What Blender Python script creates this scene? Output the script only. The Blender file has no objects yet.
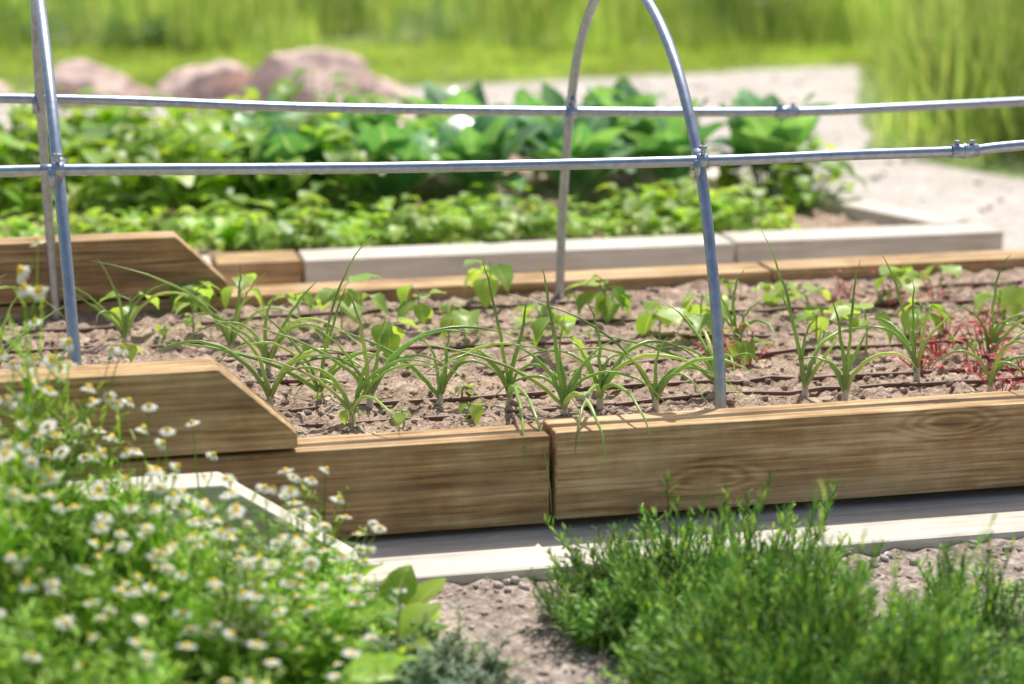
import bpy, bmesh, math, random
import numpy as np
from mathutils import Vector, Matrix, noise
random.seed(11); RNG=np.random.RandomState(5)
R=random.uniform
scene=bpy.context.scene
COL=scene.collection
ROT=math.radians(13.5)
P0=(.395,4.067)
LX,LY=math.cos(ROT),math.sin(ROT)
def B(s,t,z): return Vector((P0[0]+s*LX-t*LY, P0[1]+s*LY+t*LX, z))
def toST(x,y):
    dx,dy=x-P0[0],y-P0[1]
    return dx*LX+dy*LY, -dx*LY+dy*LX

# ---------------------------------------------------------------- materials
def newmat(name):
    m=bpy.data.materials.new(name); m.use_nodes=True
    nt=m.node_tree; nt.nodes.clear()
    return m,nt,nt.nodes,nt.links
def N(nodes,t,**kw):
    n=nodes.new(t)
    for k,v in kw.items():
        if hasattr(n,k): setattr(n,k,v)
    return n
def ramp(nodes,stops):
    r=nodes.new('ShaderNodeValToRGB'); e=r.color_ramp.elements
    while len(e)<len(stops): e.new(.5)
    for i,(p,c) in enumerate(stops):
        e[i].position=p; e[i].color=(c[0],c[1],c[2],1)
    return r
def leafmat(name,cols,trans=.45,rough=.45,vein=None,spec=.4,tcol=(1.25,1.15,.45),var=(.68,1.3),nscale=7):
    m,nt,n,l=newmat(name)
    out=N(n,'ShaderNodeOutputMaterial'); geo=N(n,'ShaderNodeNewGeometry')
    k=len(cols)
    r=ramp(n,[(i/(k-1),c) for i,c in enumerate(cols)])
    l.new(geo.outputs['Random Per Island'],r.inputs[0])
    tc=N(n,'ShaderNodeTexCoord'); nz=N(n,'ShaderNodeTexNoise'); nz.inputs['Scale'].default_value=nscale; nz.inputs['Detail'].default_value=0
    l.new(tc.outputs['Object'],nz.inputs['Vector'])
    hs=N(n,'ShaderNodeVectorMath',operation='SCALE'); l.new(r.outputs[0],hs.inputs[0])
    mr=N(n,'ShaderNodeMapRange'); mr.inputs[1].default_value=.3; mr.inputs[2].default_value=.7
    mr.inputs[3].default_value=var[0]; mr.inputs[4].default_value=var[1]
    l.new(nz.outputs['Fac'],mr.inputs[0]); l.new(mr.outputs[0],hs.inputs[3])
    col=hs.outputs[0]
    if vein:
        sp=N(n,'ShaderNodeSeparateXYZ'); l.new(tc.outputs['UV'],sp.inputs[0])
        a=N(n,'ShaderNodeMath',operation='SUBTRACT'); l.new(sp.outputs[0],a.inputs[0]); a.inputs[1].default_value=.5
        b=N(n,'ShaderNodeMath',operation='ABSOLUTE'); l.new(a.outputs[0],b.inputs[0])
        c1=N(n,'ShaderNodeMath',operation='MULTIPLY_ADD'); l.new(b.outputs[0],c1.inputs[0]); c1.inputs[1].default_value=-1.1; l.new(sp.outputs[1],c1.inputs[2])
        c2=N(n,'ShaderNodeMath',operation='MULTIPLY'); l.new(c1.outputs[0],c2.inputs[0]); c2.inputs[1].default_value=44
        c3=N(n,'ShaderNodeMath',operation='SINE'); l.new(c2.outputs[0],c3.inputs[0])
        c4=N(n,'ShaderNodeMapRange'); c4.inputs[1].default_value=.86; c4.inputs[2].default_value=1; c4.inputs[4].default_value=.45; l.new(c3.outputs[0],c4.inputs[0])
        c5=N(n,'ShaderNodeMapRange'); c5.inputs[1].default_value=.02; c5.inputs[2].default_value=.05; c5.inputs[3].default_value=.8; c5.inputs[4].default_value=0; l.new(b.outputs[0],c5.inputs[0])
        c6=N(n,'ShaderNodeMath',operation='MAXIMUM'); l.new(c4.outputs[0],c6.inputs[0]); l.new(c5.outputs[0],c6.inputs[1])
        mx=N(n,'ShaderNodeMix',data_type='RGBA'); l.new(c6.outputs[0],mx.inputs[0]); l.new(col,mx.inputs[6]); mx.inputs[7].default_value=(*vein,1)
        col=mx.outputs[2]
    p=N(n,'ShaderNodeBsdfPrincipled'); l.new(col,p.inputs['Base Color']); p.inputs['Roughness'].default_value=rough
    p.inputs['Specular IOR Level'].default_value=spec
    tr=N(n,'ShaderNodeBsdfTranslucent')
    mm=N(n,'ShaderNodeMix',data_type='RGBA',blend_type='MULTIPLY'); mm.inputs[0].default_value=1
    l.new(col,mm.inputs[6]); mm.inputs[7].default_value=(*tcol,1); l.new(mm.outputs[2],tr.inputs['Color'])
    ms=N(n,'ShaderNodeMixShader'); ms.inputs[0].default_value=trans
    l.new(p.outputs[0],ms.inputs[1]); l.new(tr.outputs[0],ms.inputs[2]); l.new(ms.outputs[0],out.inputs[0])
    return m
def earth(name,cols,scale=14,bump=.5,fine=160,dist=.01,rough=.95):
    m,nt,n,l=newmat(name)
    out=N(n,'ShaderNodeOutputMaterial'); tc=N(n,'ShaderNodeTexCoord')
    a=N(n,'ShaderNodeTexNoise'); a.inputs['Scale'].default_value=scale; a.inputs['Detail'].default_value=5; a.inputs['Roughness'].default_value=.7
    b=N(n,'ShaderNodeTexNoise'); b.inputs['Scale'].default_value=fine; b.inputs['Detail'].default_value=2
    v=N(n,'ShaderNodeTexVoronoi'); v.inputs['Scale'].default_value=fine*.6
    for q in (a,b,v): l.new(tc.outputs['Object'],q.inputs['Vector'])
    ad=N(n,'ShaderNodeMix',data_type='FLOAT'); ad.inputs[0].default_value=.45
    l.new(a.outputs['Fac'],ad.inputs[2]); l.new(b.outputs['Fac'],ad.inputs[3])
    k=len(cols); r=ramp(n,[(.33+.34*i/(k-1),c) for i,c in enumerate(cols)]); l.new(ad.outputs[0],r.inputs[0])
    bw=N(n,'ShaderNodeRGBToBW'); l.new(v.outputs['Color'],bw.inputs[0])
    mm=N(n,'ShaderNodeMapRange'); mm.inputs[3].default_value=.65; mm.inputs[4].default_value=1.35; l.new(bw.outputs[0],mm.inputs[0])
    m2=N(n,'ShaderNodeVectorMath',operation='SCALE'); l.new(r.outputs[0],m2.inputs[0]); l.new(mm.outputs[0],m2.inputs[3])
    p=N(n,'ShaderNodeBsdfPrincipled'); l.new(m2.outputs[0],p.inputs['Base Color']); p.inputs['Roughness'].default_value=rough
    p.inputs['Specular IOR Level'].default_value=.15
    bm=N(n,'ShaderNodeBump'); bm.inputs['Strength'].default_value=bump; bm.inputs['Distance'].default_value=dist
    l.new(ad.outputs[0],bm.inputs['Height']); l.new(bm.outputs[0],p.inputs['Normal']); l.new(p.outputs[0],out.inputs[0])
    return m
def wood(name,dark,mid,light,grey=None,greyamt=0,knots=True):
    m,nt,n,l=newmat(name)
    out=N(n,'ShaderNodeOutputMaterial'); tc=N(n,'ShaderNodeTexCoord'); oi=N(n,'ShaderNodeObjectInfo')
    off=N(n,'ShaderNodeVectorMath',operation='MULTIPLY_ADD'); 
    cmb=N(n,'ShaderNodeCombineXYZ')
    for i in range(3): l.new(oi.outputs['Random'],cmb.inputs[i])
    l.new(cmb.outputs[0],off.inputs[0]); off.inputs[1].default_value=(37,11,5); l.new(tc.outputs['Object'],off.inputs[2])
    mk=N(n,'ShaderNodeMapping'); mk.inputs['Scale'].default_value=(1.9,6,6); l.new(off.outputs[0],mk.inputs[0])
    vk=N(n,'ShaderNodeTexVoronoi'); vk.inputs['Scale'].default_value=1.1; l.new(mk.outputs[0],vk.inputs['Vector'])
    kd=N(n,'ShaderNodeMapRange'); kd.interpolation_type='SMOOTHERSTEP'; kd.inputs[1].default_value=0; kd.inputs[2].default_value=.32; kd.inputs[3].default_value=1; kd.inputs[4].default_value=0
    l.new(vk.outputs['Distance'],kd.inputs[0])
    mp=N(n,'ShaderNodeMapping'); mp.inputs['Scale'].default_value=(.9,16,16); l.new(off.outputs[0],mp.inputs[0])
    w0=N(n,'ShaderNodeTexNoise'); w0.inputs['Scale'].default_value=1.; w0.inputs['Detail'].default_value=3; l.new(mp.outputs[0],w0.inputs['Vector'])
    ad=N(n,'ShaderNodeMath',operation='MULTIPLY_ADD'); l.new(kd.outputs[0],ad.inputs[0]); ad.inputs[1].default_value=.55; l.new(w0.outputs['Fac'],ad.inputs[2])
    ml=N(n,'ShaderNodeMath',operation='MULTIPLY'); l.new(ad.outputs[0],ml.inputs[0]); ml.inputs[1].default_value=34
    sn=N(n,'ShaderNodeMath',operation='SINE'); l.new(ml.outputs[0],sn.inputs[0])
    mp2=N(n,'ShaderNodeMapping'); mp2.inputs['Scale'].default_value=(5,150,150); l.new(off.outputs[0],mp2.inputs[0])
    fn=N(n,'ShaderNodeTexNoise'); fn.inputs['Scale'].default_value=1; fn.inputs['Detail'].default_value=4; l.new(mp2.outputs[0],fn.inputs['Vector'])
    big=N(n,'ShaderNodeTexNoise'); big.inputs['Scale'].default_value=5; big.inputs['Detail'].default_value=5; big.inputs['Roughness'].default_value=.65; l.new(off.outputs[0],big.inputs['Vector'])
    s1=N(n,'ShaderNodeMath',operation='MULTIPLY_ADD'); l.new(sn.outputs[0],s1.inputs[0]); s1.inputs[1].default_value=.085; l.new(fn.outputs['Fac'],s1.inputs[2])
    s2=N(n,'ShaderNodeMix',data_type='FLOAT'); s2.inputs[0].default_value=.5; l.new(s1.outputs[0],s2.inputs[2]); l.new(big.outputs['Fac'],s2.inputs[3])
    r=ramp(n,[(.35,dark),(.5,mid),(.63,light)]); l.new(s2.outputs[0],r.inputs[0])
    col=r.outputs[0]
    if knots:
        kk=N(n,'ShaderNodeMapRange'); kk.inputs[1].default_value=.05; kk.inputs[2].default_value=.11; kk.inputs[3].default_value=.75; kk.inputs[4].default_value=0
        l.new(vk.outputs['Distance'],kk.inputs[0])
        mx=N(n,'ShaderNodeMix',data_type='RGBA'); l.new(kk.outputs[0],mx.inputs[0]); l.new(col,mx.inputs[6]); mx.inputs[7].default_value=(dark[0]*.5,dark[1]*.42,dark[2]*.4,1); col=mx.outputs[2]
    dn=N(n,'ShaderNodeTexNoise'); dn.inputs['Scale'].default_value=11; dn.inputs['Detail'].default_value=6; dn.inputs['Roughness'].default_value=.7
    mpd=N(n,'ShaderNodeMapping'); mpd.inputs['Scale'].default_value=(.45,1.4,1); mpd.inputs['Location'].default_value=(3,7,1); l.new(off.outputs[0],mpd.inputs[0]); l.new(mpd.outputs[0],dn.inputs['Vector'])
    g=N(n,'ShaderNodeMapRange'); g.inputs[1].default_value=.42; g.inputs[2].default_value=.68; g.inputs[3].default_value=max(0,greyamt-.25); g.inputs[4].default_value=min(1,greyamt+.3)
    l.new(dn.outputs['Fac'],g.inputs[0])
    mx=N(n,'ShaderNodeMix',data_type='RGBA'); l.new(g.outputs[0],mx.inputs[0]); l.new(col,mx.inputs[6]); mx.inputs[7].default_value=(*grey,1); col=mx.outputs[2]
    p=N(n,'ShaderNodeBsdfPrincipled'); l.new(col,p.inputs['Base Color']); p.inputs['Roughness'].default_value=.8; p.inputs['Specular IOR Level'].default_value=.25
    bm=N(n,'ShaderNodeBump'); bm.inputs['Strength'].default_value=.5; bm.inputs['Distance'].default_value=.003; l.new(s2.outputs[0],bm.inputs['Height'])
    l.new(bm.outputs[0],p.inputs['Normal']); l.new(p.outputs[0],out.inputs[0])
    return m
def simple(name,col,rough=.5,metal=0,var=.15,scale=30,bump=0):
    m,nt,n,l=newmat(name)
    out=N(n,'ShaderNodeOutputMaterial'); tc=N(n,'ShaderNodeTexCoord')
    a=N(n,'ShaderNodeTexNoise'); a.inputs['Scale'].default_value=scale; a.inputs['Detail'].default_value=4; l.new(tc.outputs['Object'],a.inputs['Vector'])
    r=ramp(n,[(.3,[c*(1-var) for c in col]),(.7,[min(1,c*(1+var)) for c in col])]); l.new(a.outputs['Fac'],r.inputs[0])
    p=N(n,'ShaderNodeBsdfPrincipled'); l.new(r.outputs[0],p.inputs['Base Color']); p.inputs['Roughness'].default_value=rough; p.inputs['Metallic'].default_value=metal
    if bump:
        bm=N(n,'ShaderNodeBump'); bm.inputs['Strength'].default_value=bump; bm.inputs['Distance'].default_value=.01; l.new(a.outputs['Fac'],bm.inputs['Height']); l.new(bm.outputs[0],p.inputs['Normal'])
    l.new(p.outputs[0],out.inputs[0]); return m

M_soil=earth('garden_soil_mat',[(.14,.09,.06),(.36,.265,.20),(.60,.48,.385)],14,.75,170)
M_gravel=earth('gravel_mat',[(.32,.28,.26),(.52,.47,.43),(.68,.63,.59)],2.2,.5,120)
M_bare=earth('bare_soil_mat',[(.15,.115,.09),(.34,.275,.235),(.54,.47,.42)],10,.75,120)
M_ground=earth('meadow_ground_mat',[(.10,.15,.04),(.20,.28,.09),(.3,.32,.16)],3,.4,40)
M_clod=earth('soil_clod_mat',[(.18,.125,.095),(.37,.28,.22),(.58,.47,.39)],30,.5,200)
M_stone=earth('pebble_mat',[(.26,.21,.19),(.45,.39,.35),(.70,.64,.60)],20,.3,100)
M_wood=wood('new_pine_mat',(.20,.105,.042),(.47,.30,.14),(.74,.54,.31),grey=(.36,.27,.17),greyamt=.25)
M_old=wood('weathered_wood_mat',(.38,.32,.25),(.62,.56,.47),(.80,.75,.66),grey=(.62,.59,.53),greyamt=.5)
M_metal=simple('galvanized_steel_mat',(.44,.50,.60),.36,.8,.16,60)
M_hose=simple('drip_hose_mat',(.15,.07,.045),.5,0,.25,40)
M_rock=simple('pink_granite_mat',(.74,.55,.48),.9,0,.35,12,.9)
M_onion=leafmat('onion_leaf_mat',[(.24,.44,.10),(.38,.60,.15),(.60,.72,.26)],.35,.3,spec=.7)
M_obase=simple('onion_base_mat',(.7,.66,.5),.5,0,.1)
M_seed=leafmat('seedling_leaf_mat',[(.24,.46,.09),(.36,.60,.13),(.52,.70,.22)],.55,.38,vein=(.55,.65,.3))
M_red=leafmat('amaranth_leaf_mat',[(.42,.05,.08),(.62,.12,.15),(.42,.22,.10)],.5,.4,tcol=(1.4,.7,.6))
M_stemg=simple('green_stem_mat',(.34,.46,.18),.5,0,.2)
M_coll=leafmat('collard_leaf_mat',[(.10,.30,.13),(.18,.42,.18),(.30,.55,.23)],.42,.30,vein=(.62,.72,.55),spec=.8,tcol=(1.1,1.15,.45))
M_bean=leafmat('bean_leaf_mat',[(.18,.40,.05),(.34,.58,.07),(.52,.70,.12)],.55,.4,vein=(.45,.6,.2),var=(.55,1.3))
M_lett=leafmat('spinach_leaf_mat',[(.20,.42,.06),(.38,.62,.09),(.54,.72,.16)],.55,.4,vein=(.5,.65,.25))
M_cham=leafmat('chamomile_leaf_mat',[(.16,.38,.04),(.34,.60,.07),(.56,.76,.12)],.48,.5,var=(.55,1.3),nscale=9)
M_petal=leafmat('chamomile_petal_mat',[(.88,.88,.86),(.95,.95,.94)],.5,.6,tcol=(1,1,1),var=(1,1))
M_yell=simple('chamomile_centre_mat',(.85,.60,.05),.7,0,.15)
M_lav=leafmat('lavender_leaf_mat',[(.06,.18,.04),(.17,.38,.07),(.44,.64,.15)],.42,.5,var=(.5,1.35),nscale=11)
M_sage=leafmat('sagebrush_leaf_mat',[(.18,.28,.18),(.28,.40,.27),(.40,.50,.36)],.35,.6)
M_grass=leafmat('tall_grass_mat',[(.18,.36,.07),(.40,.58,.14),(.70,.74,.34),(.30,.52,.12)],.55,.5,tcol=(1.15,1.1,.6),var=(.55,1.3),nscale=1.6)
M_lawn=leafmat('lawn_mat',[(.36,.54,.11),(.52,.68,.17),(.66,.74,.27)],.5,.5,tcol=(1.15,1.1,.6),var=(.7,1.2),nscale=2)
M_straw=leafmat('straw_mat',[(.65,.55,.35),(.8,.7,.48)],.3,.6,tcol=(1,.9,.7))
M_shrub=leafmat('shrub_leaf_mat',[(.05,.15,.035),(.10,.24,.05),(.18,.36,.07)],.4,.5)

# ---------------------------------------------------------------- mesh builder
class MB:
    def __init__(s): s.V=[];s.Q=[];s.U=[];s.M=[]
    def arr(s): return (np.array(s.V,float).reshape(-1,3),np.array(s.Q,int).reshape(-1,4),np.array(s.U,float).reshape(-1,2),np.array(s.M,int))
def leaf(mb,base,d,nrm,L,W,n=5,curl=.8,cup=.25,power=.8,mat=0,flat=False,wave=0,wmin=.04):
    d=Vector(d).normalized(); nrm=Vector(nrm); side=d.cross(nrm)
    if side.length<1e-4: side=d.cross(Vector((1,.1,0)))
    side.normalize(); nrm=side.cross(d).normalized()
    pos=Vector(base); b0=len(mb.V); k=2 if flat else 3
    ph=R(0,6)
    for i in range(n+1):
        v=i/n; th=curl*v
        dd=d*math.cos(th)-nrm*math.sin(th); nn=nrm*math.cos(th)+d*math.sin(th)
        w=W*.5*max(wmin,math.sin(math.pi*min(1,v**power*.985+.01)))
        if flat:
            mb.V+= [tuple(pos-side*w),tuple(pos+side*w)]; mb.U+=[(0,v),(1,v)]
        else:
            wv=wave*W*math.sin(ph+v*9); wv2=wave*W*math.sin(ph*2+v*8)
            mb.V+= [tuple(pos-side*w+nn*(cup*w+wv)),tuple(pos),tuple(pos+side*w+nn*(cup*w+wv2))]; mb.U+=[(0,v),(.5,v),(1,v)]
        pos=pos+dd*(L/n)
    for i in range(n):
        for j in range(k-1):
            a=b0+i*k+j; mb.Q.append((a,a+1,a+1+k,a+k)); mb.M.append(mat)
def tube(mb,pts,rad,sides=5,mat=0,cap=False):
    pts=[Vector(p) for p in pts]; b0=len(mb.V); n=len(pts)
    T0=(pts[1]-pts[0]).normalized(); up=Vector((0,0,1)) if abs(T0.z)<.9 else Vector((1,0,0))
    a=T0.cross(up).normalized()
    for i,p in enumerate(pts):
        T=(pts[min(i+1,n-1)]-pts[max(i-1,0)]).normalized()
        a=(a-T*a.dot(T)).normalized(); b=T.cross(a)
        r=rad[i] if hasattr(rad,'__len__') else rad
        for j in range(sides):
            q=2*math.pi*j/sides; mb.V.append(tuple(p+a*r*math.cos(q)+b*r*math.sin(q))); mb.U.append((j/sides,i/n))
    for i in range(n-1):
        for j in range(sides):
            x=b0+i*sides+j; y=b0+i*sides+(j+1)%sides
            mb.Q.append((x,y,y+sides,x+sides)); mb.M.append(mat)
    if cap:
        for ring,p in ((0,pts[0]),(n-1,pts[-1])):
            c=len(mb.V); mb.V+= [tuple(p)]*1; mb.U.append((.5,.5))
            for j in range(0,sides,2):
                r0=b0+ring*sides
                mb.Q.append((c,r0+j,r0+(j+1)%sides,r0+(j+2)%sides)); mb.M.append(mat)
def make(name,arrs,mats,smooth=True,parent=None,loc=None,rotz=0):
    V,Q,U,M=arrs
    me=bpy.data.meshes.new(name); me.from_pydata(V.tolist(),[],Q.tolist())
    for m in mats: me.materials.append(m)
    if len(M): me.polygons.foreach_set('material_index',M.astype(np.int32))
    me.polygons.foreach_set('use_smooth',np.full(len(Q),smooth))
    if len(U):
        uv=me.uv_layers.new(name='UVMap'); uv.data.foreach_set('uv',U[Q.reshape(-1)].astype(np.float32).reshape(-1))
    me.update()
    o=bpy.data.objects.new(name,me); COL.objects.link(o)
    if parent: o.parent=parent
    if loc is not None: o.location=loc
    o.rotation_euler[2]=rotz
    return o
def scatter(tmpl,inst):
    Vs,Qs,Us,Ms=[],[],[],[]; off=0
    for (i,p,yaw,tx,ty,sc) in inst:
        V,Q,U,M=tmpl[i]
        m=np.array((Matrix.Rotation(tx,3,'X')@Matrix.Rotation(ty,3,'Y')@Matrix.Rotation(yaw,3,'Z')))
        Vs.append((V*np.array(sc))@m.T+np.array(p)); Qs.append(Q+off); Us.append(U); Ms.append(M); off+=len(V)
    return np.concatenate(Vs),np.concatenate(Qs),np.concatenate(Us),np.concatenate(Ms)
def empty(name,loc=(0,0,0)):
    e=bpy.data.objects.new(name,None); e.location=loc; COL.objects.link(e); return e
def quadball():
    V=[];Q=[]
    idx={}
    def vid(p):
        k=tuple(round(c,4) for c in p)
        if k not in idx: idx[k]=len(V); V.append(tuple(Vector(p).normalized()))
        return idx[k]
    for ax in range(3):
        for sg in (-1,1):
            for i in range(2):
                for j in range(2):
                    c=[]
                    for (a,b) in ((0,0),(1,0),(1,1),(0,1)):
                        p=[0,0,0]; p[ax]=sg; p[(ax+1)%3]=-1+(i+a); p[(ax+2)%3]=-1+(j+b); c.append(vid(p))
                    Q.append(tuple(c) if sg>0 else tuple(c[::-1]))
    return np.array(V,float),np.array(Q,int)
QB=quadball()
def pebble_templates(n=5):
    T=[]
    for _ in range(n):
        V=QB[0]*(1+RNG.uniform(-.28,.28,(len(QB[0]),1))); V=V*np.array([1,R(.7,1.1),R(.5,.8)])
        T.append((V,QB[1],np.zeros((len(V),2)),np.zeros(len(QB[1]),int)))
    return T
PEB=pebble_templates()

# ---------------------------------------------------------------- ground
def sheet(name,pts,z,mat):
    me=bpy.data.meshes.new(name); me.from_pydata([(x,y,z) for x,y in pts],[],[list(range(len(pts)))]); me.materials.append(mat)
    o=bpy.data.objects.new(name,me); COL.objects.link(o); return o
sheet('ground',[(-400,-100),(400,-100),(400,700),(-400,700)],-.004,M_ground)
def wob(pts,n=8,a=.07):
    out=[]
    for (x0,y0),(x1,y1) in zip(pts,pts[1:]):
        for k in range(n):
            t=k/n; x=x0+(x1-x0)*t; y=y0+(y1-y0)*t
            out.append((x+a*noise.noise(Vector((x*3,y*3,1))),y+a*noise.noise(Vector((x*3,y*3,5)))))
    return out+[pts[-1]]
sheet('gravel_path',[(-9,-2),(8,-2)]+wob([(8,9.2),(4,8.8),(1.97,8.52),(1.5,9.3),(1.7,11),(2.0,12.9),(.7,12.3),(-.59,11.7),(-2.61,11.38),(-9,10.5)]),0,M_gravel)

def grid(name,f,x0,x1,y0,y1,step,mat,loc=None,rotz=0,parent=None):
    nx=int((x1-x0)/step)+1; ny=int((y1-y0)/step)+1
    X=np.linspace(x0,x1,nx); Y=np.linspace(y0,y1,ny)
    V=np.array([(x,y,f(x,y)) for y in Y for x in X])
    i=np.arange(nx-1)[None,:]+nx*np.arange(ny-1)[:,None]; i=i.reshape(-1)
    Q=np.stack([i,i+1,i+1+nx,i+nx],1)
    return make(name,(V,Q,np.zeros((0,2)),np.zeros(0)),[mat],True,parent,loc,rotz)
def soilh(x,y,base=.222,a=.018):
    p=Vector((x*7,y*7,0)); q=Vector((x*26,y*26,3)); r=Vector((x*75,y*75,7))
    return base+a*.65*noise.noise(p)+a*.95*max(-.3,noise.noise(q))+a*.4*noise.noise(r)
bed=empty('raised_garden_bed',(P0[0],P0[1],0)); bed.rotation_euler[2]=ROT
grid('soil',lambda x,y:soilh(x,y),-2.6,2.4,-.035,1.24,.009,M_soil,parent=bed)
def pebfield(name,n,fx,rmin,rmax,mat,parent=None):
    ins=[]
    for _ in range(n):
        x,y,z=fx(); r=rmin+(rmax-rmin)*random.random()**4
        ins.append((random.randrange(5),(x,y,z+r*.1),R(0,6.28),R(-.4,.4),R(-.4,.4),r))
    return make(name,scatter(PEB,ins),[mat],True,parent)
def fb():
    x,y=R(-1.5,1.6),R(0,1.2); return x,y,soilh(x,y)
pebfield('soil_clods',5200,fb,.002,.011,M_clod,bed)

def gh(x,y): 
    p=Vector((x*5,y*5,9)); q=Vector((x*30,y*30,2))
    s,t=toST(x,y); rise=max(0,min(1,(t+1.1)/.8))
    return .010+.048*rise+.010*noise.noise(p)+.010*noise.noise(q)
grid('bare_soil_ground',gh,-1.6,1.8,2.2,4.05,.012,M_bare)
def ff():
    x,y=R(-.5,1.2),R(2.9,3.9); return x,y,gh(x,y)
pebfield('gravel_stones',3400,ff,.002,.011,M_stone)
def fp():
    x,y=R(-3,2.4),R(6.3,12.3); return x,y,0
pebfield('path_gravel_stones',1500,fp,.004,.022,M_stone)

# ---------------------------------------------------------------- timber
def prism(name,prof,t0,t1,mat,parent,bev=.004,ox=0,oy=0,rz=0):
    n=len(prof); V=[(s-ox,t0-oy,z) for s,z in prof]+[(s-ox,t1-oy,z) for s,z in prof]
    F=[list(range(n)),list(range(2*n-1,n-1,-1))]+[[i+n,(i+1)%n+n,(i+1)%n,i] for i in range(n)]
    me=bpy.data.meshes.new(name); me.from_pydata(V,[],F); me.materials.append(mat)
    bm=bmesh.new(); bm.from_mesh(me); bmesh.ops.recalc_face_normals(bm,faces=bm.faces); bm.to_mesh(me); bm.free()
    o=bpy.data.objects.new(name,me); COL.objects.link(o); o.parent=parent; o.location=(ox,oy,0); o.rotation_euler[2]=rz
    b=o.modifiers.new('bevel','BEVEL'); b.width=bev; b.segments=2; b.limit_method='ANGLE'
    return o
def box(name,s0,s1,z0,z1,t0,t1,mat,parent,**k): return prism(name,[(s0,z0),(s1,z0),(s1,z1),(s0,z1)],t0,t1,mat,parent,**k)
F0,F1=-.125,-.025
box('front_board_a',-2.6,-.365,.086,.250,F0+.004,F1,M_wood,bed)
box('front_board_b',-.355,2.1,.092,.256,F0,F1,M_wood,bed)
box('rear_board_a',-2.6,.55,.0,.252,1.24,1.36,M_wood,bed)
box('rear_board_b',.556,2.4,.0,.255,1.24,1.355,M_wood,bed)
prism('front_upper_board',[(-2.6,.256),(-.82,.256),(-.82,.283),(-.955,.405),(-2.6,.405)],F0+.004,F1-.002,M_wood,bed)
prism('rear_upper_board',[(-1.62,.258),(-.79,.258),(-.79,.285),(-.905,.398),(-1.62,.398)],1.24,1.325,M_wood,bed)
prism('rear_upper_board_end',[(-2.6,.258),(-1.63,.258),(-1.63,.393),(-2.6,.393)],1.24,1.325,M_wood,bed)
box('end_board',2.41,2.49,.0,.25,F0,1.36,M_wood,bed)
old=empty('weathered_bed_frame',(P0[0],P0[1],0)); old.rotation_euler[2]=ROT
box('sill_board_a',-2.6,.62,-.01,.074,-.325,-.02,M_old,old,bev=.008)
box('sill_board_b',.63,2.4,-.01,.078,-.318,-.02,M_old,old,bev=.008)
prism('sloped_board',[(-2.6,.083),(-.74,.083),(-.74,.10),(-.97,.255),(-2.6,.255)],-.312,-.225,M_old,old)
def beam(name,a,b,th,z0,z1,mat,parent,side=1):
    a=Vector((*a,0)); b=Vector((*b,0)); L=(b-a).length; ang=math.atan2(b.y-a.y,b.x-a.x)
    o=box(name,0,L,z0,z1,0 if side>0 else -th,th if side>0 else 0,mat,parent,bev=.006); o.location=(a.x,a.y,0); o.rotation_euler[2]=ang; return o
bed2=empty('leafy_vegetable_bed')
fr=lambda x:(x,5.804+(x+.727)*.2187)
beam('front_board_a',fr(-3.4),fr(-.79),.16,0,.190,M_old,bed2)
beam('front_board_b',fr(-.78),fr(-.56),.16,0,.194,M_wood,bed2)
beam('front_board_c',fr(-.552),fr(.62),.16,0,.194,M_old,bed2)
beam('front_board_d',fr(.627),fr(1.404),.16,0,.197,M_old,bed2)
beam('side_board',(1.335,6.435),(.05,8.42),.13,0,.203,M_old,bed2)
beam('back_board',(-3.4,7.66),(.03,8.42),.09,0,.215,M_wood,bed2,-1)
g2=grid('soil',lambda x,y:soilh(x,y,.168,.03),0,4.9,.05,2.2,.03,M_soil,parent=bed2)
me=g2.data
g2.location=(-3.4,5.34,0); g2.rotation_euler[2]=math.atan(.2187)
bm=bmesh.new(); bm.from_mesh(me)
Mx=Matrix.Translation((-3.4,5.34,0))@Matrix.Rotation(math.atan(.2187),4,'Z')
side_in=( -1-.05)*(6.435-8.42)-(7-8.42)*(1.335-.05)
dl=[v for v in bm.verts if (((Mx@v.co).x-.05)*(6.435-8.42)-((Mx@v.co).y-8.42)*(1.335-.05))*side_in<-.04]
bmesh.ops.delete(bm,geom=dl,context='VERTS'); bm.to_mesh(me); bm.free()

# ---------------------------------------------------------------- metal hoops + pipes
def crom(P,n=8):
    out=[]
    P=[Vector(p) for p in P]; Q=[P[0]*2-P[1]]+P+[P[-1]*2-P[-2]]
    for i in range(1,len(Q)-2):
        a,b,c,d=Q[i-1:i+3]
        for k in range(n):
            t=k/n; out.append(.5*((2*b)+(c-a)*t+(2*a-5*b+4*c-d)*t*t+(3*b-a-3*c+d)*t**3))
    out.append(P[-1]); return out
HP=[(0,-.2),(.005,-.02),(.03,.12),(.08,.27),(.165,.44),(.315,.605),(.51,.715),(.72,.75),(.905,.695),(1.05,.56),(1.13,.38),(1.18,.18),(1.20,-.02),(1.203,-.2)]
def mkhoop(s,lean,prof):
    e=empty('metal_hoop',(0,0,0))
    mb=MB(); pts=[B(s+lean*h,t,.255+h) for t,h in prof]; tube(mb,crom(pts),.0108,14)
    make('bent_conduit',mb.arr(),[M_metal],parent=e)
    return e
h1=mkhoop(0,0,HP); h2=mkhoop(-1.185,-.03,HP)
def pipe(pts,r=.0105):
    e=empty('metal_pipe'); mb=MB(); P=crom([B(*p) for p in pts],10); tube(mb,P,r,14,cap=True)
    make('conduit',mb.arr(),[M_metal],parent=e); return e
fpp=pipe([(-2.7,.145,.74),(-1.30,.148,.722),(-1.2,.148,.721),(-.58,.15,.704),(0,.147,.697),(.3,.15,.698),(.54,.15,.698),(.68,.15,.706),(1.3,.15,.73)])
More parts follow.
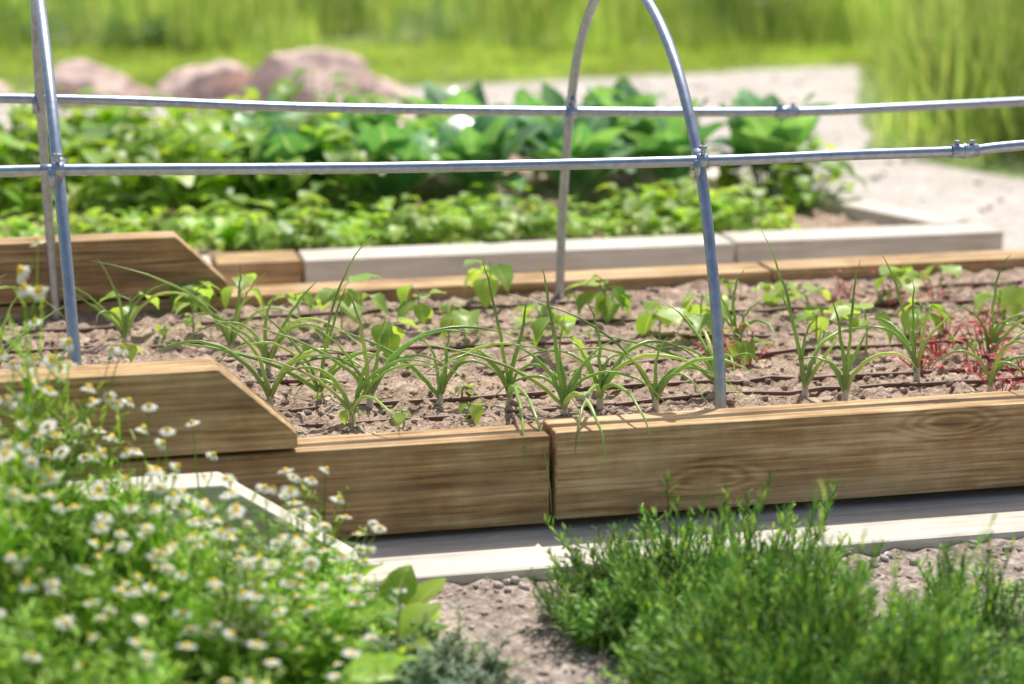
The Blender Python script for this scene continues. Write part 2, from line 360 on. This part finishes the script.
bpp=pipe([(-2.7,1.08,.79),(-1.285,1.10,.743),(-.63,1.10,.705),(0,1.095,.678),(.525,1.10,.662),(.8,1.10,.664),(1.14,1.10,.670),(1.8,1.1,.685)])
def cyl(mb,a,b,r,s=10): 
    a=Vector(a);b=Vector(b); tube(mb,[a,a+(b-a)*.001,b-(b-a)*.001,b],[r*.85,r,r,r*.85],s,cap=True)
def clamp(parent,s,t,z):
    mb=MB()
    cyl(mb,B(s-.011,t,z),B(s+.011,t,z),.0145,12)
    cyl(mb,B(s,t-.006,z+.012),B(s,t-.006,z+.030),.0045,6)
    cyl(mb,B(s,t-.006,z+.024),B(s,t-.006,z+.030),.0085,6)
    cyl(mb,B(s-.012,t-.012,z-.030),B(s-.012,t-.012,z+.004),.006,8)
    cyl(mb,B(s,t,z-.004),B(s,t+.03,z-.004),.010,10)
    cyl(mb,B(s-.002,t+.022,z-.02),B(s+.004,t+.03,z+.018),.0138,12)
    make('pipe_clamp',mb.arr(),[M_metal],parent=parent)
clamp(h1,0,.147,.697); clamp(h1,0,1.095,.678); clamp(h2,-1.2,.148,.721); clamp(h2,-1.2,1.10,.740)
def coupling(parent,s,t,z):
    mb=MB(); cyl(mb,B(s-.028,t,z),B(s+.028,t,z),.0135,14)
    for q in (-.016,.016):
        cyl(mb,B(s+q,t,z+.012),B(s+q,t,z+.020),.004,6); cyl(mb,B(s+q,t,z+.017),B(s+q,t,z+.021),.006,6)
    cyl(mb,B(s-.003,t,z),B(s+.003,t,z),.0155,14)
    make('coupling',mb.arr(),[M_metal],parent=parent)
coupling(fpp,.54,.15,.698); coupling(bpp,.525,1.10,.662)

# ---------------------------------------------------------------- drip hoses
for i,t in enumerate((.16,.27,.50,.70,.90,1.10)):
    mb=MB(); pts=[]
    ph=R(0,6)
    for k in range(60):
        s=-1.9+k*.07; tt=t+.010*math.sin(s*1.7+ph)+.004*math.sin(s*5+ph); pts.append((s,tt,.224+.004*math.sin(s*3+ph)+.5*(soilh(s,tt)-.222)))
    tube(mb,[B(*p) for p in pts],.0050,8)
    make('drip_hose',mb.arr(),[M_hose])

# ---------------------------------------------------------------- onions
def sz(x,y):
    s,t=toST(x,y); return soilh(s,t)
def onion(x,y,tips,extra=3,sc=1,drape=()):
    mb=MB(); z=sz(x,y)-.005
    tube(mb,[(0,0,-.005),(0,0,.012),(.001,0,.03)],[.008,.007,.005],7,1)
    T=[(p,0) for p in tips]+[(p,1) for p in drape]
    for _ in range(extra):
        a=R(0,6.28); h=R(.03,.17)*sc; r=R(.08,.24)*sc; T.append(((r*math.cos(a),r*math.sin(a)*.7,h),0))
    for (dx,dy,dz),dr in T:
        a=Vector((0,0,.02)); c=Vector((dx*1.08,dy,dz*1.05)) if not dr else Vector((dx,dy,dz)); L=c.length
        hang=dz<.12
        m1=Vector((dx*.12+R(-.012,.012),dy*.12,max(dz*.45,.05+.25*L if hang else 0)))
        m2=Vector((dx*(.5 if hang else .35)+R(-.03,.03),dy*.5,max(dz*.85,.06+.45*L*R(.7,1.2) if hang else 0))); pts=[]
        if dr: m1=Vector((dx*.15,dy*.35,.11)); m2=Vector((dx*.9,dy*1.04,.10))
        for k in range(15):
            t=k/14; u=1-t; p=a*u**3+m1*3*u*u*t+m2*3*u*t*t+c*t**3
            pts.append(p+Vector((R(-1,1),R(-1,1),R(-.5,.5)))*.0018)
        r0=R(.0028,.0047); tube(mb,pts,[r0*(1-(k/14)**2.2)+.0004 for k in range(15)],6,0)
    make('onion_plant',mb.arr(),[M_onion,M_obase],loc=(x,y,z),rotz=0)
ON=[(-.005,4.22,[(-.05,.02,.28),(.03,0,.2),(.13,-.12,-.0),(-.18,.02,.03)]),
(.10,4.105,[(-.045,.0,.29),(-.02,.02,.19),(.1,.05,.14),(-.28,.06,.13),(-.14,.02,.02),(.2,0,.0)]),
(.17,4.18,[(-.03,.02,.20),(.2,.1,.05),(-.2,.1,.03),(.27,-.05,.01)]),
(.577,4.26,[(-.087,0,.32),(.02,0,.16),(-.05,.02,.20),(.06,0,.12)]),
(.65,4.22,[(.02,0,.275),(-.03,0,.20),(.05,.02,.15)]),
(.82,4.39,[(-.08,0,.26),(-.01,.02,.2),(-.12,.03,.1),(.03,0,.16)]),
(1.005,4.565,[(.03,0,.22),(-.08,0,.12),(.08,0,.1)]),
(-.275,4.18,[(.03,.02,.17),(-.16,.0,.06),(.30,.1,.10),(-.04,.03,.22),(-.25,.02,.16),(.2,-.02,.02)]),
(-.378,4.26,[(.113,0,.33),(-.13,.02,.18),(.05,.02,.22),(-.24,-.05,.03),(.2,0,.03),(-.3,0,.12)]),
(-.604,4.66,[(-.27,0,.20),(.02,.03,.19),(-.1,0,.13),(.05,0,.13),(.2,-.05,.03)]),
(-.838,4.705,[(-.05,0,.19),(.1,0,.14),(-.12,0,.14),(.22,0,.05)]),
(.275,4.145,[(.02,0,.14),(-.26,.1,.20),(.15,.0,.04),(-.2,0,.1)]),
(.48,4.61,[(-.05,0,.16),(.05,0,.12),(.01,0,.18)]),
(-.14,4.2,[(-.04,0,.14),(.12,0,.05),(.02,0,.15),(.22,.0,.10)]),
(-.5,4.45,[(-.14,0,.12),(.1,0,.19),(.02,0,.16),(.22,-.1,.04)]),
(.4,4.25,[(-.12,0,.08),(.08,0,.06),(-.25,0,.12)]),
(.95,4.3,[(-.12,0,.05),(.1,0,.04)]),
(-.3,4.05,[(-.15,0,.08),(.16,0,.10),(.05,0,.14),(-.22,.0,.14)]),
(-.47,4.2,[(-.1,.0,.17),(.08,.0,.13),(-.22,0,.1)]),
(1.2,4.5,[(-.08,0,.2),(.1,0,.15)]),(-1.05,4.4,[(.08,0,.2),(-.1,0,.15)]),(-1.2,4.7,[(.08,0,.15),(-.1,0,.15)])]
DR={0:[(.075,-.385,-.10),(.03,-.375,-.02)],1:[(.07,-.265,-.03)],2:[(-.06,-.34,-.01),(.08,-.31,.005)],17:[(.1,-.2,.03)]}
for i,(x,y,t) in enumerate(ON): onion(x,y,t,2 if len(t)>3 else 3,drape=DR.get(i,()))

# ---------------------------------------------------------------- bean seedlings
def seedling(x,y,sc=1,nl=None):
    mb=MB(); h=R(.05,.09)*sc
    top=Vector((R(-.01,.01),R(-.01,.01),h)); tube(mb,[(0,0,-.01),(0,0,h*.5),tuple(top)],[.0026,.0022,.002],5,1)
    n=nl or random.choice((4,5,6,7)); a0=R(0,6.28)
    for k in range(n):
        a=a0+k*2.4+R(-.3,.3); d=Vector((math.cos(a),math.sin(a),R(-.25,.9)))
        st=top*R(.6,1); en=st+d*R(.012,.024)*sc; tube(mb,[tuple(st),tuple(en)],[.0016,.0012],4,1)
        L=R(.035,.066)*sc
        leaf(mb,en,(d.x,d.y,R(-1.5,.25)),(0,0,1),L,L*.85,6,R(.2,1.1),R(.1,.45),.60,0,wave=.05,wmin=.12)
    make('bean_seedling',mb.arr(),[M_seed,M_stemg],loc=(x,y,sz(x,y)))
for x,y in [(-.35,5.02),(-.207,4.9),(-.103,4.755),(-.052,5.13),(.062,4.8),(.212,4.96),(.323,4.755),(.415,4.8),(.475,4.52),(.676,4.96),(.767,4.96),(1.12,5.02),(1.04,5.31),(-.843,4.8),(-.749,5.07),(-.478,4.9),(-.613,4.9),(.61,5.13),(.91,5.13),(-.7,4.78),(.66,4.72),(1.2,4.8),(.9,4.8),(.23,4.99),(-.38,4.86),(.10,4.55),(-.25,4.6),(.75,4.6)]:
    seedling(x,y,R(.9,1.3))
for _ in range(34):
    s,t=R(-1.2,1.),R(.1,1.15); p=B(s,t,0); seedling(p.x,p.y,R(.3,.6),3)
def red(x,y,sc):
    mb=MB()
    for k in range(random.randint(10,22)):
        a=R(0,6.28); r=R(0,.06)*sc; z=R(.005,.06)*sc; b=(r*math.cos(a),r*math.sin(a),z)
        tube(mb,[(r*.3*math.cos(a),r*.3*math.sin(a),0),b],[.001,.0008],4,1)
        leaf(mb,b,(math.cos(a),math.sin(a),R(-.1,.7)),(0,0,1),R(.014,.030)*sc,R(.008,.014)*sc,3,.5,.2,.8,0)
    make('red_amaranth_seedling',mb.arr(),[M_red,M_red],loc=(x,y,sz(x,y)))
for x,y in [(.95,4.45),(1.0,4.55),(.9,4.6),(1.05,4.4),(.9,5.1),(1.0,5.15),(.45,4.7),(.5,4.55),(.42,4.5),(.8,5.2),(.95,4.75),(1.05,4.85),(.85,4.5),(1.12,4.6),(.98,4.32),(1.2,5.1),(.75,5.15)]:
    red(x,y,R(.8,1.4))

# ---------------------------------------------------------------- bed 2 crops
def rosette(n,h,L0,L1,wr,power,up0,up1,wave=.05,petiole=.5,mat=0,segs=6):
    mb=MB()
    for k in range(n):
        a=k*2.4+R(-.3,.3); f=k/n; up=up1+(up0-up1)*f+R(-.15,.15)
        d=Vector((math.cos(a),math.sin(a),0))*math.cos(up)+Vector((0,0,1))*math.sin(up)
        L=R(L0,L1); b=Vector((0,0,h*.25*f)); e=b+d*L*petiole
        tube(mb,[tuple(b),tuple(e)],[.005,.0035],4,1)
        leaf(mb,e,d,Vector((0,0,1)) if up<1.3 else Vector((-math.cos(a),-math.sin(a),.2)),L,L*wr,segs,R(.4,1.4),R(.05,.35),power,mat,wave=wave,wmin=.1)
    return mb.arr()
def bushy(n,rad,h,L0,L1,wr,mat=0):
    mb=MB()
    for k in range(n):
        a=R(0,6.28); r=rad*math.sqrt(random.random()); z=h*(.25+.75*random.random())*(1-.45*(r/rad)**2)
        e=Vector((r*math.cos(a),r*math.sin(a),z))
        tube(mb,[(e.x*.3,e.y*.3,0),(e.x*.8,e.y*.8,z*.7),tuple(e)],[.003,.0025,.0015],4,1)
        a2=a+R(-1.2,1.2); L=R(L0,L1)
        leaf(mb,e,(math.cos(a2),math.sin(a2),R(-.5,.4)),(0,0,1),L,L*wr,5,R(.2,1.2),R(.05,.4),.65,mat,wave=.04,wmin=.15)
    return mb.arr()
Tc=[rosette(12,.14,.20,.28,.85,.70,1.5,.85,wave=.05,petiole=.42,segs=8) for _ in range(6)]
ins=[]
d2=lambda x,dy:(x,5.864+(x+.727)*.2187+dy)
for row,dy in enumerate((.82,1.15,1.45)):
    for k in range(6):
        x=-.66+k*.29+R(-.03,.03)-.06*row
        if x>.88-.24*row: continue
        px,py=d2(x,dy+R(-.04,.04)); ins.append((random.randrange(6),(px,py,.165),R(0,6.28),R(-.1,.1),R(-.1,.1),R(.8,1.02)))
make('collard_green_plants',scatter(Tc,ins),[M_coll,M_stemg])
Tb=[bushy(44,.18,.29,.07,.12,.82) for _ in range(4)]
ins=[]
for dy in (.78,1.05,1.4,1.7):
    for k in range(14):
        x=-3.0+k*.19+R(-.05,.05)
        if x>-.5 : continue
        if dy<.9 and random.random()<.5: continue
        px,py=d2(x,dy+R(-.08,.08)); ins.append((random.randrange(4),(px,py,.165),R(0,6.28),0,0,R(.75,1.2)))
for x,dy,s in ((.92,.62,.75),(.80,.85,.8)):
    px,py=d2(x,dy); ins.append((0,(px,py,.165),R(0,6),0,0,s))
make('bean_plants',scatter(Tb,ins),[M_bean,M_stemg])
Tl=[bushy(30,.11,.12,.045,.08,.72) for _ in range(4)]
ins=[]
for dy in (.26,.42,.54):
    for k in range(32):
        x=-3+k*.12+R(-.03,.03)
        if x>.84 or (dy>.45 and (random.random()<.6)): continue
        px,py=d2(x,dy+R(-.04,.04)); ins.append((random.randrange(4),(px,py,.165),R(0,6.28),0,0,R(.6,1.1)))
make('spinach_plants',scatter(Tl,ins),[M_lett,M_stemg])
mb=MB()
for _ in range(2600):
    x=R(-3,-.3); px,py=d2(x,R(.45,.85)); a=R(0,6.28)
    leaf(mb,(px,py,.175+R(0,.04)),(math.cos(a),math.sin(a),R(-.1,.2)),(0,0,1),R(.04,.11),.005,2,.3,0,1,0,flat=True,wmin=.6)
make('straw_mulch',mb.arr(),[M_straw])

# ---------------------------------------------------------------- rocks
def rock(name,x,y,sx,sy,sz_,seed,mat=M_rock):
    rr=random.Random(seed); bm=bmesh.new(); bmesh.ops.create_icosphere(bm,subdivisions=5,radius=1)
    pl=[]
    for _ in range(13):
        v=Vector((rr.uniform(-1,1),rr.uniform(-1,1),rr.uniform(-.3,1))).normalized(); pl.append((v,rr.uniform(.58,.85)))
    for v in bm.verts:
        c=v.co.copy()
        for n_,d in pl:
            q=c.dot(n_)-d
            if q>0: c-=n_*q*.95
        c*=1+.09*noise.noise(c*2.2+Vector((seed,0,0)))+.035*noise.noise(c*8)+.012*noise.noise(c*25)
        v.co=Vector((c.x*sx,c.y*sy,c.z*sz_))
    me=bpy.data.meshes.new(name); bm.to_mesh(me); bm.free(); me.materials.append(mat)
    me.polygons.foreach_set('use_smooth',np.full(len(me.polygons),True))
    o=bpy.data.objects.new(name,me); COL.objects.link(o); o.location=(x,y,sz_*.3); o.rotation_euler[2]=rr.uniform(-.4,.4); return o
for i,(x,y,a,b,c) in enumerate([(-2.08,11.1,.32,.2,.16),(-1.55,11.2,.29,.2,.18),(-1.04,11.1,.36,.24,.225),(-.66,11.1,.15,.1,.10),(-2.6,10.6,.16,.14,.09),(-.50,10.2,.2,.14,.09),(-.22,9.9,.32,.18,.09),(-.80,10.4,.17,.13,.10),(-1.35,10.5,.14,.11,.07),(-2.75,11.2,.25,.2,.14)]):
    rock('boulder',x,y,a,b,c,i*7+5)
rock('flat_stone',-2.35,9.7,.2,.15,.07,91); rock('flat_stone',-2.0,9.3,.13,.1,.05,95)

# ---------------------------------------------------------------- grasses
def tuft(n,rad,h,w,lean=.35,segs=3):
    mb=MB()
    for _ in range(n):
        a=R(0,6.28); r=rad*math.sqrt(random.random()); a2=R(0,6.28); L=h*R(.5,1.1)
        d=Vector((math.cos(a2)*R(.02,lean),math.sin(a2)*R(.02,lean),1))
        leaf(mb,(r*math.cos(a),r*math.sin(a),0),d,(-math.cos(a2),-math.sin(a2),.0),L,w*R(.6,1.3),segs,R(-.9,.3),0,.35,0,flat=True,wmin=.12)
    return mb.arr()
Tg=[tuft(28,.24,.6,.018,.6) for _ in range(6)]
ins=[]
def edge(x):
    pts=[(-9,10.5),(-2.61,11.38),(-.59,11.7),(.7,12.3),(2.0,12.9),(9,13.5)]
    for (a,b),(c,d) in zip(pts,pts[1:]):
        if x<=c: return b+(d-b)*(x-a)/(c-a)
    return 13.5
for _ in range(1100):
    x=R(-6,6); y=13.3+6*random.random()**1.2
    cl=noise.noise(Vector((x*.9,y*.9,4)))
    sc=R(.6,1.1)*(1+.7*cl)*(1 if y>13.9 else .6)
    if cl<-.2 and random.random()<.55: continue
    ins.append((random.randrange(6),(x,y,-.004),R(0,6.28),0,0,sc))
make('tall_meadow_grass',scatter(Tg,ins),[M_grass])
ins=[]
for _ in range(360):
    y=R(8.6,14.5); xb=1.97-(y-8.52)*.6 if y<9.3 else 1.5+(y-9.3)*.14
    x=xb+.12+2.0*random.random()+.12*noise.noise(Vector((0,y*2.5,0)))
    sc=R(.8,1.3)*(.5 if x<xb+.35 else 1)
    ins.append((random.randrange(6),(x,y,-.004),R(0,6.28),R(-.2,.2),R(-.25,.15),sc))
make('tall_grass_clump',scatter(Tg,ins),[M_grass])
Tw=[tuft(36,.17,.07,.010,.6,2) for _ in range(4)]
ins=[]
for _ in range(1050):
    x=R(-5,3.2); y=edge(x)+R(-.04,13.6-edge(x)+.2)
    ins.append((random.randrange(4),(x,y,-.002),R(0,6.28),0,0,R(.7,1.3)))
make('mown_lawn',scatter(Tw,ins),[M_lawn])
Ts=[bushy(160,.4,.8,.06,.12,.5) for _ in range(2)]
ins=[(0,(-3.1,14.0,0),0,0,0,(1.3,1,.42)),(1,(-1.3,15.2,0),1,0,0,(1,1,.6)),(0,(1.45,14.2,0),2,0,0,(.9,1,.8)),(1,(3.4,16.5,0),2,0,0,1.2),(1,(-2.3,13.9,0),2,0,0,(1.3,1,.35)),(0,(.4,15.5,0),2,0,0,(1.3,1,.7)),(1,(-.4,14.4,0),2,0,0,(1,.8,.4)),(0,(2.3,9.5,0),2,0,0,(.8,.8,.5)),(1,(2.5,12.2,0),1,0,0,(.8,.8,.7))]
make('meadow_shrubs',scatter(Ts,ins),[M_shrub,M_stemg])

# ---------------------------------------------------------------- chamomile
def flower(mb,p,r,up):
    up=Vector(up).normalized(); a=up.orthogonal().normalized(); b=up.cross(a); p=Vector(p)
    rings=[(.46,0),(.42,.25),(.26,.48),(.06,.58)]
    b0=len(mb.V)
    for rr,zz in rings:
        for j in range(6):
            q=j*math.pi/3; mb.V.append(tuple(p+(a*math.cos(q)+b*math.sin(q))*r*rr+up*zz*r)); mb.U.append((0,0))
    for i in range(3):
        for j in range(6):
            x=b0+i*6+j; y=b0+i*6+(j+1)%6; mb.Q.append((x,y,y+6,x+6)); mb.M.append(2)
    dr=R(-.1,.8)
    for j in range(11):
        q=j*2*math.pi/11+R(-.1,.1); d=a*math.cos(q)+b*math.sin(q)
        leaf(mb,p+d*r*.35+up*.05*r,d-up*dr,up,r*.85,r*.48,2,.5,0,.6,1,flat=True,wmin=.5)
def chamo(h,nf):
    mb=MB()
    lx,ly=R(-.12,.12)*h,R(-.12,.12)*h
    P=lambda t:Vector((lx*t*t,ly*t*t,h*t))
    tube(mb,[P(0),P(.4),P(.8),P(1)],[.0024,.002,.0015,.001],4,0)
    if nf>0: flower(mb,P(1),R(.012,.015),(R(-.4,.4),R(-1.1,.1),1))
    for k in range(random.randint(6,8)):
        t=R(.45,.85) if nf>0 else R(.3,.8); a=R(0,6.28); L=R(.08,.2)*(1 if nf>0 else .6); b=P(t); c=b+Vector((math.cos(a)*L*.5,math.sin(a)*L*.5,L*.75)); m=(b+c)/2+Vector((math.cos(a),math.sin(a),-.3))*L*.12
        tube(mb,[b,m,c],[.0015,.0013,.0009],4,0)
        if k<nf-1: flower(mb,c,R(.010,.015),(R(-.5,.5),R(-1.1,.3),1))
        for _ in range(7):
            u=random.random(); q=b.lerp(c,u); a2=R(0,6.28)
            leaf(mb,q,(math.cos(a2),math.sin(a2),R(.2,1.2)),(0,0,1),R(.012,.03),.0038,1,.3,0,1,0,flat=True,wmin=.7)
    for k in range(24):
        t=R(.03,.68 if nf>0 else .9); a=R(0,6.28); b=P(t); L=R(.03,.075); d=Vector((math.cos(a),math.sin(a),R(.1,1)))
        d.normalize(); c=b+d*L
        leaf(mb,b,d,(0,0,1),L,.004,2,.4,0,1,0,flat=True,wmin=.6)
        for _ in range(6):
            q=b.lerp(c,R(.25,1)); a2=a+R(-1.3,1.3)
            leaf(mb,q,(math.cos(a2),math.sin(a2),R(-.2,1)),(0,0,1),R(.012,.026),.0055,1,.3,0,1,0,flat=True,wmin=.7)
    return mb.arr()
Tch=[chamo(.5,0) for _ in range(4)]+[chamo(.5,4) for _ in range(4)]+[chamo(.5,7) for _ in range(4)]
ins=[]
for _ in range(420):
    x=R(-1.15,-.23); y=R(2.75,3.42)
    u=max(0,min(1,(x+.25)/-.55))
    hh=.17+.27*u+.12*noise.noise(Vector((x*6,y*6,0)))
    k=random.random()
    if y<2.98: k*=.75
    if k<.60: idx=random.randrange(4); hh*=R(.65,.9)
    elif k<.80: idx=4+random.randrange(4); hh*=R(.95,1.2)
    else: idx=8+random.randrange(4); hh*=R(1.1,1.42)
    if y<3: hh*=.9
    ins.append((idx,(x,y,0),R(0,6.28),R(-.14,.14),R(-.14,.14),(.9,.9,hh/.5)))
# keep flower heads round: scale heads back after height scaling is unnecessary because ratio stays near one
make('chamomile_patch',scatter(Tch,ins),[M_cham,M_petal,M_yell])
Tm=[rosette(10,.1,.08,.11,.8,.7,1.1,.35,petiole=.8) for _ in range(2)]
make('mallow_plant',scatter(Tm,[(0,(-.21,3.20,.03),0,0,0,.85),(1,(-.20,3.34,.03),1,0,0,.8),(0,(-.29,3.40,.05),2,0,0,.9),(1,(-.27,3.06,.03),3,0,0,.9),(1,(-.33,3.22,.03),3,0,0,1.1)]),[M_bean,M_stemg])
mb=MB()
leaf(mb,(-.235,2.98,.150),(.9,-.3,.1),(0,-.6,1),.075,.055,6,.6,.2,.7,0,wave=.03,wmin=.1)
tube(mb,[(-.26,3.0,.02),(-.25,2.99,.11),(-.235,2.98,.151)],.0018,5,1)
make('young_mallow_leaf',mb.arr(),[M_lett,M_stemg])

# ---------------------------------------------------------------- lavender
def sprig(h,nl=30,ll=.022,lw=.0032,lean=.2):
    mb=MB(); lx,ly=R(-lean,lean)*h,R(-lean,lean)*h
    P=lambda t:Vector((lx*t*t,ly*t*t,h*t)); tube(mb,[P(0),P(.5),P(1)],[.0018,.0015,.0008],4,0)
    for k in range(nl):
        t=.12+.88*k/nl; a=k*2.4+R(-.3,.3); L=ll*R(.7,1.2)*(1.15-.5*t)
        leaf(mb,P(t),(math.cos(a),math.sin(a),R(.7,2.2)),(0,0,1),L,lw*R(.8,1.2),2,.3,0,.8,0,flat=True,wmin=.3)
    return mb.arr()
Tlv=[sprig(.2,34,.030,.0046) for _ in range(10)]
def mound(name,cx,cy,rx,ry,h,n,mat,tm,z0=.02):
    ins=[]
    for _ in range(n):
        a=R(0,6.28); r=math.sqrt(random.random()); x=r*math.cos(a); y=r*math.sin(a)
        cl=noise.noise(Vector(((cx+x*rx)*9,(cy+y*ry)*9,1)))
        hh=h*(1-.55*r**2.2)*R(.65,1.1)*(1+.8*cl)
        if random.random()<.10: hh*=1.35
        if cl<-.2 and random.random()<.5: continue
        ins.append((random.randrange(len(tm)),(cx+x*rx*.8,cy+y*ry*.8,z0),R(0,6.28),-y*.4+R(-.2,.2),x*.4+R(-.2,.2),(1,1,max(.05,hh)/.2)))
    return make(name,scatter(tm,ins),[mat])
mound('lavender_bush',.32,3.45,.30,.24,.205,440,M_lav,Tlv)
mound('lavender_bush',.46,3.08,.36,.22,.225,400,M_lav,Tlv)
mound('lavender_bush',.76,3.36,.22,.20,.14,210,M_lav,Tlv)
Tsg=[sprig(.2,26,.03,.006) for _ in range(5)]
mound('sagebrush_plant',-.13,3.20,.15,.12,.10,170,M_sage,Tsg)

# ---------------------------------------------------------------- light, world, camera
el,az=math.radians(60),math.radians(15)
w=bpy.data.worlds.new('World'); scene.world=w; w.use_nodes=True
nt=w.node_tree; nt.nodes.clear()
o=nt.nodes.new('ShaderNodeOutputWorld'); bg=nt.nodes.new('ShaderNodeBackground'); sk=nt.nodes.new('ShaderNodeTexSky')
sk.sky_type='NISHITA'; sk.sun_disc=False; sk.sun_elevation=el; sk.sun_rotation=az; sk.dust_density=4; sk.air_density=1
bg.inputs[1].default_value=.115
nt.links.new(sk.outputs[0],bg.inputs[0]); nt.links.new(bg.outputs[0],o.inputs[0])
L=bpy.data.lights.new('sun','SUN'); L.energy=5; L.angle=math.radians(.53); L.color=(1,.96,.88)
lo=bpy.data.objects.new('sun',L); COL.objects.link(lo)
D=Vector((math.sin(az)*math.cos(el),math.cos(az)*math.cos(el),math.sin(el)))
lo.rotation_euler=D.to_track_quat('Z','Y').to_euler(); lo.location=(0,0,10)
cam=bpy.data.cameras.new('camera'); co=bpy.data.objects.new('camera',cam); COL.objects.link(co)
co.location=(0,0,1.305); co.rotation_euler=(math.radians(90-12.86),0,0)
cam.sensor_width=36; cam.lens=78.4; cam.clip_end=2000; cam.clip_start=.05
cam.dof.use_dof=True; cam.dof.focus_distance=4.25; cam.dof.aperture_fstop=2.1
scene.camera=co
scene.view_settings.view_transform='Standard'; scene.view_settings.look='None'; scene.view_settings.exposure=0; scene.view_settings.gamma=1
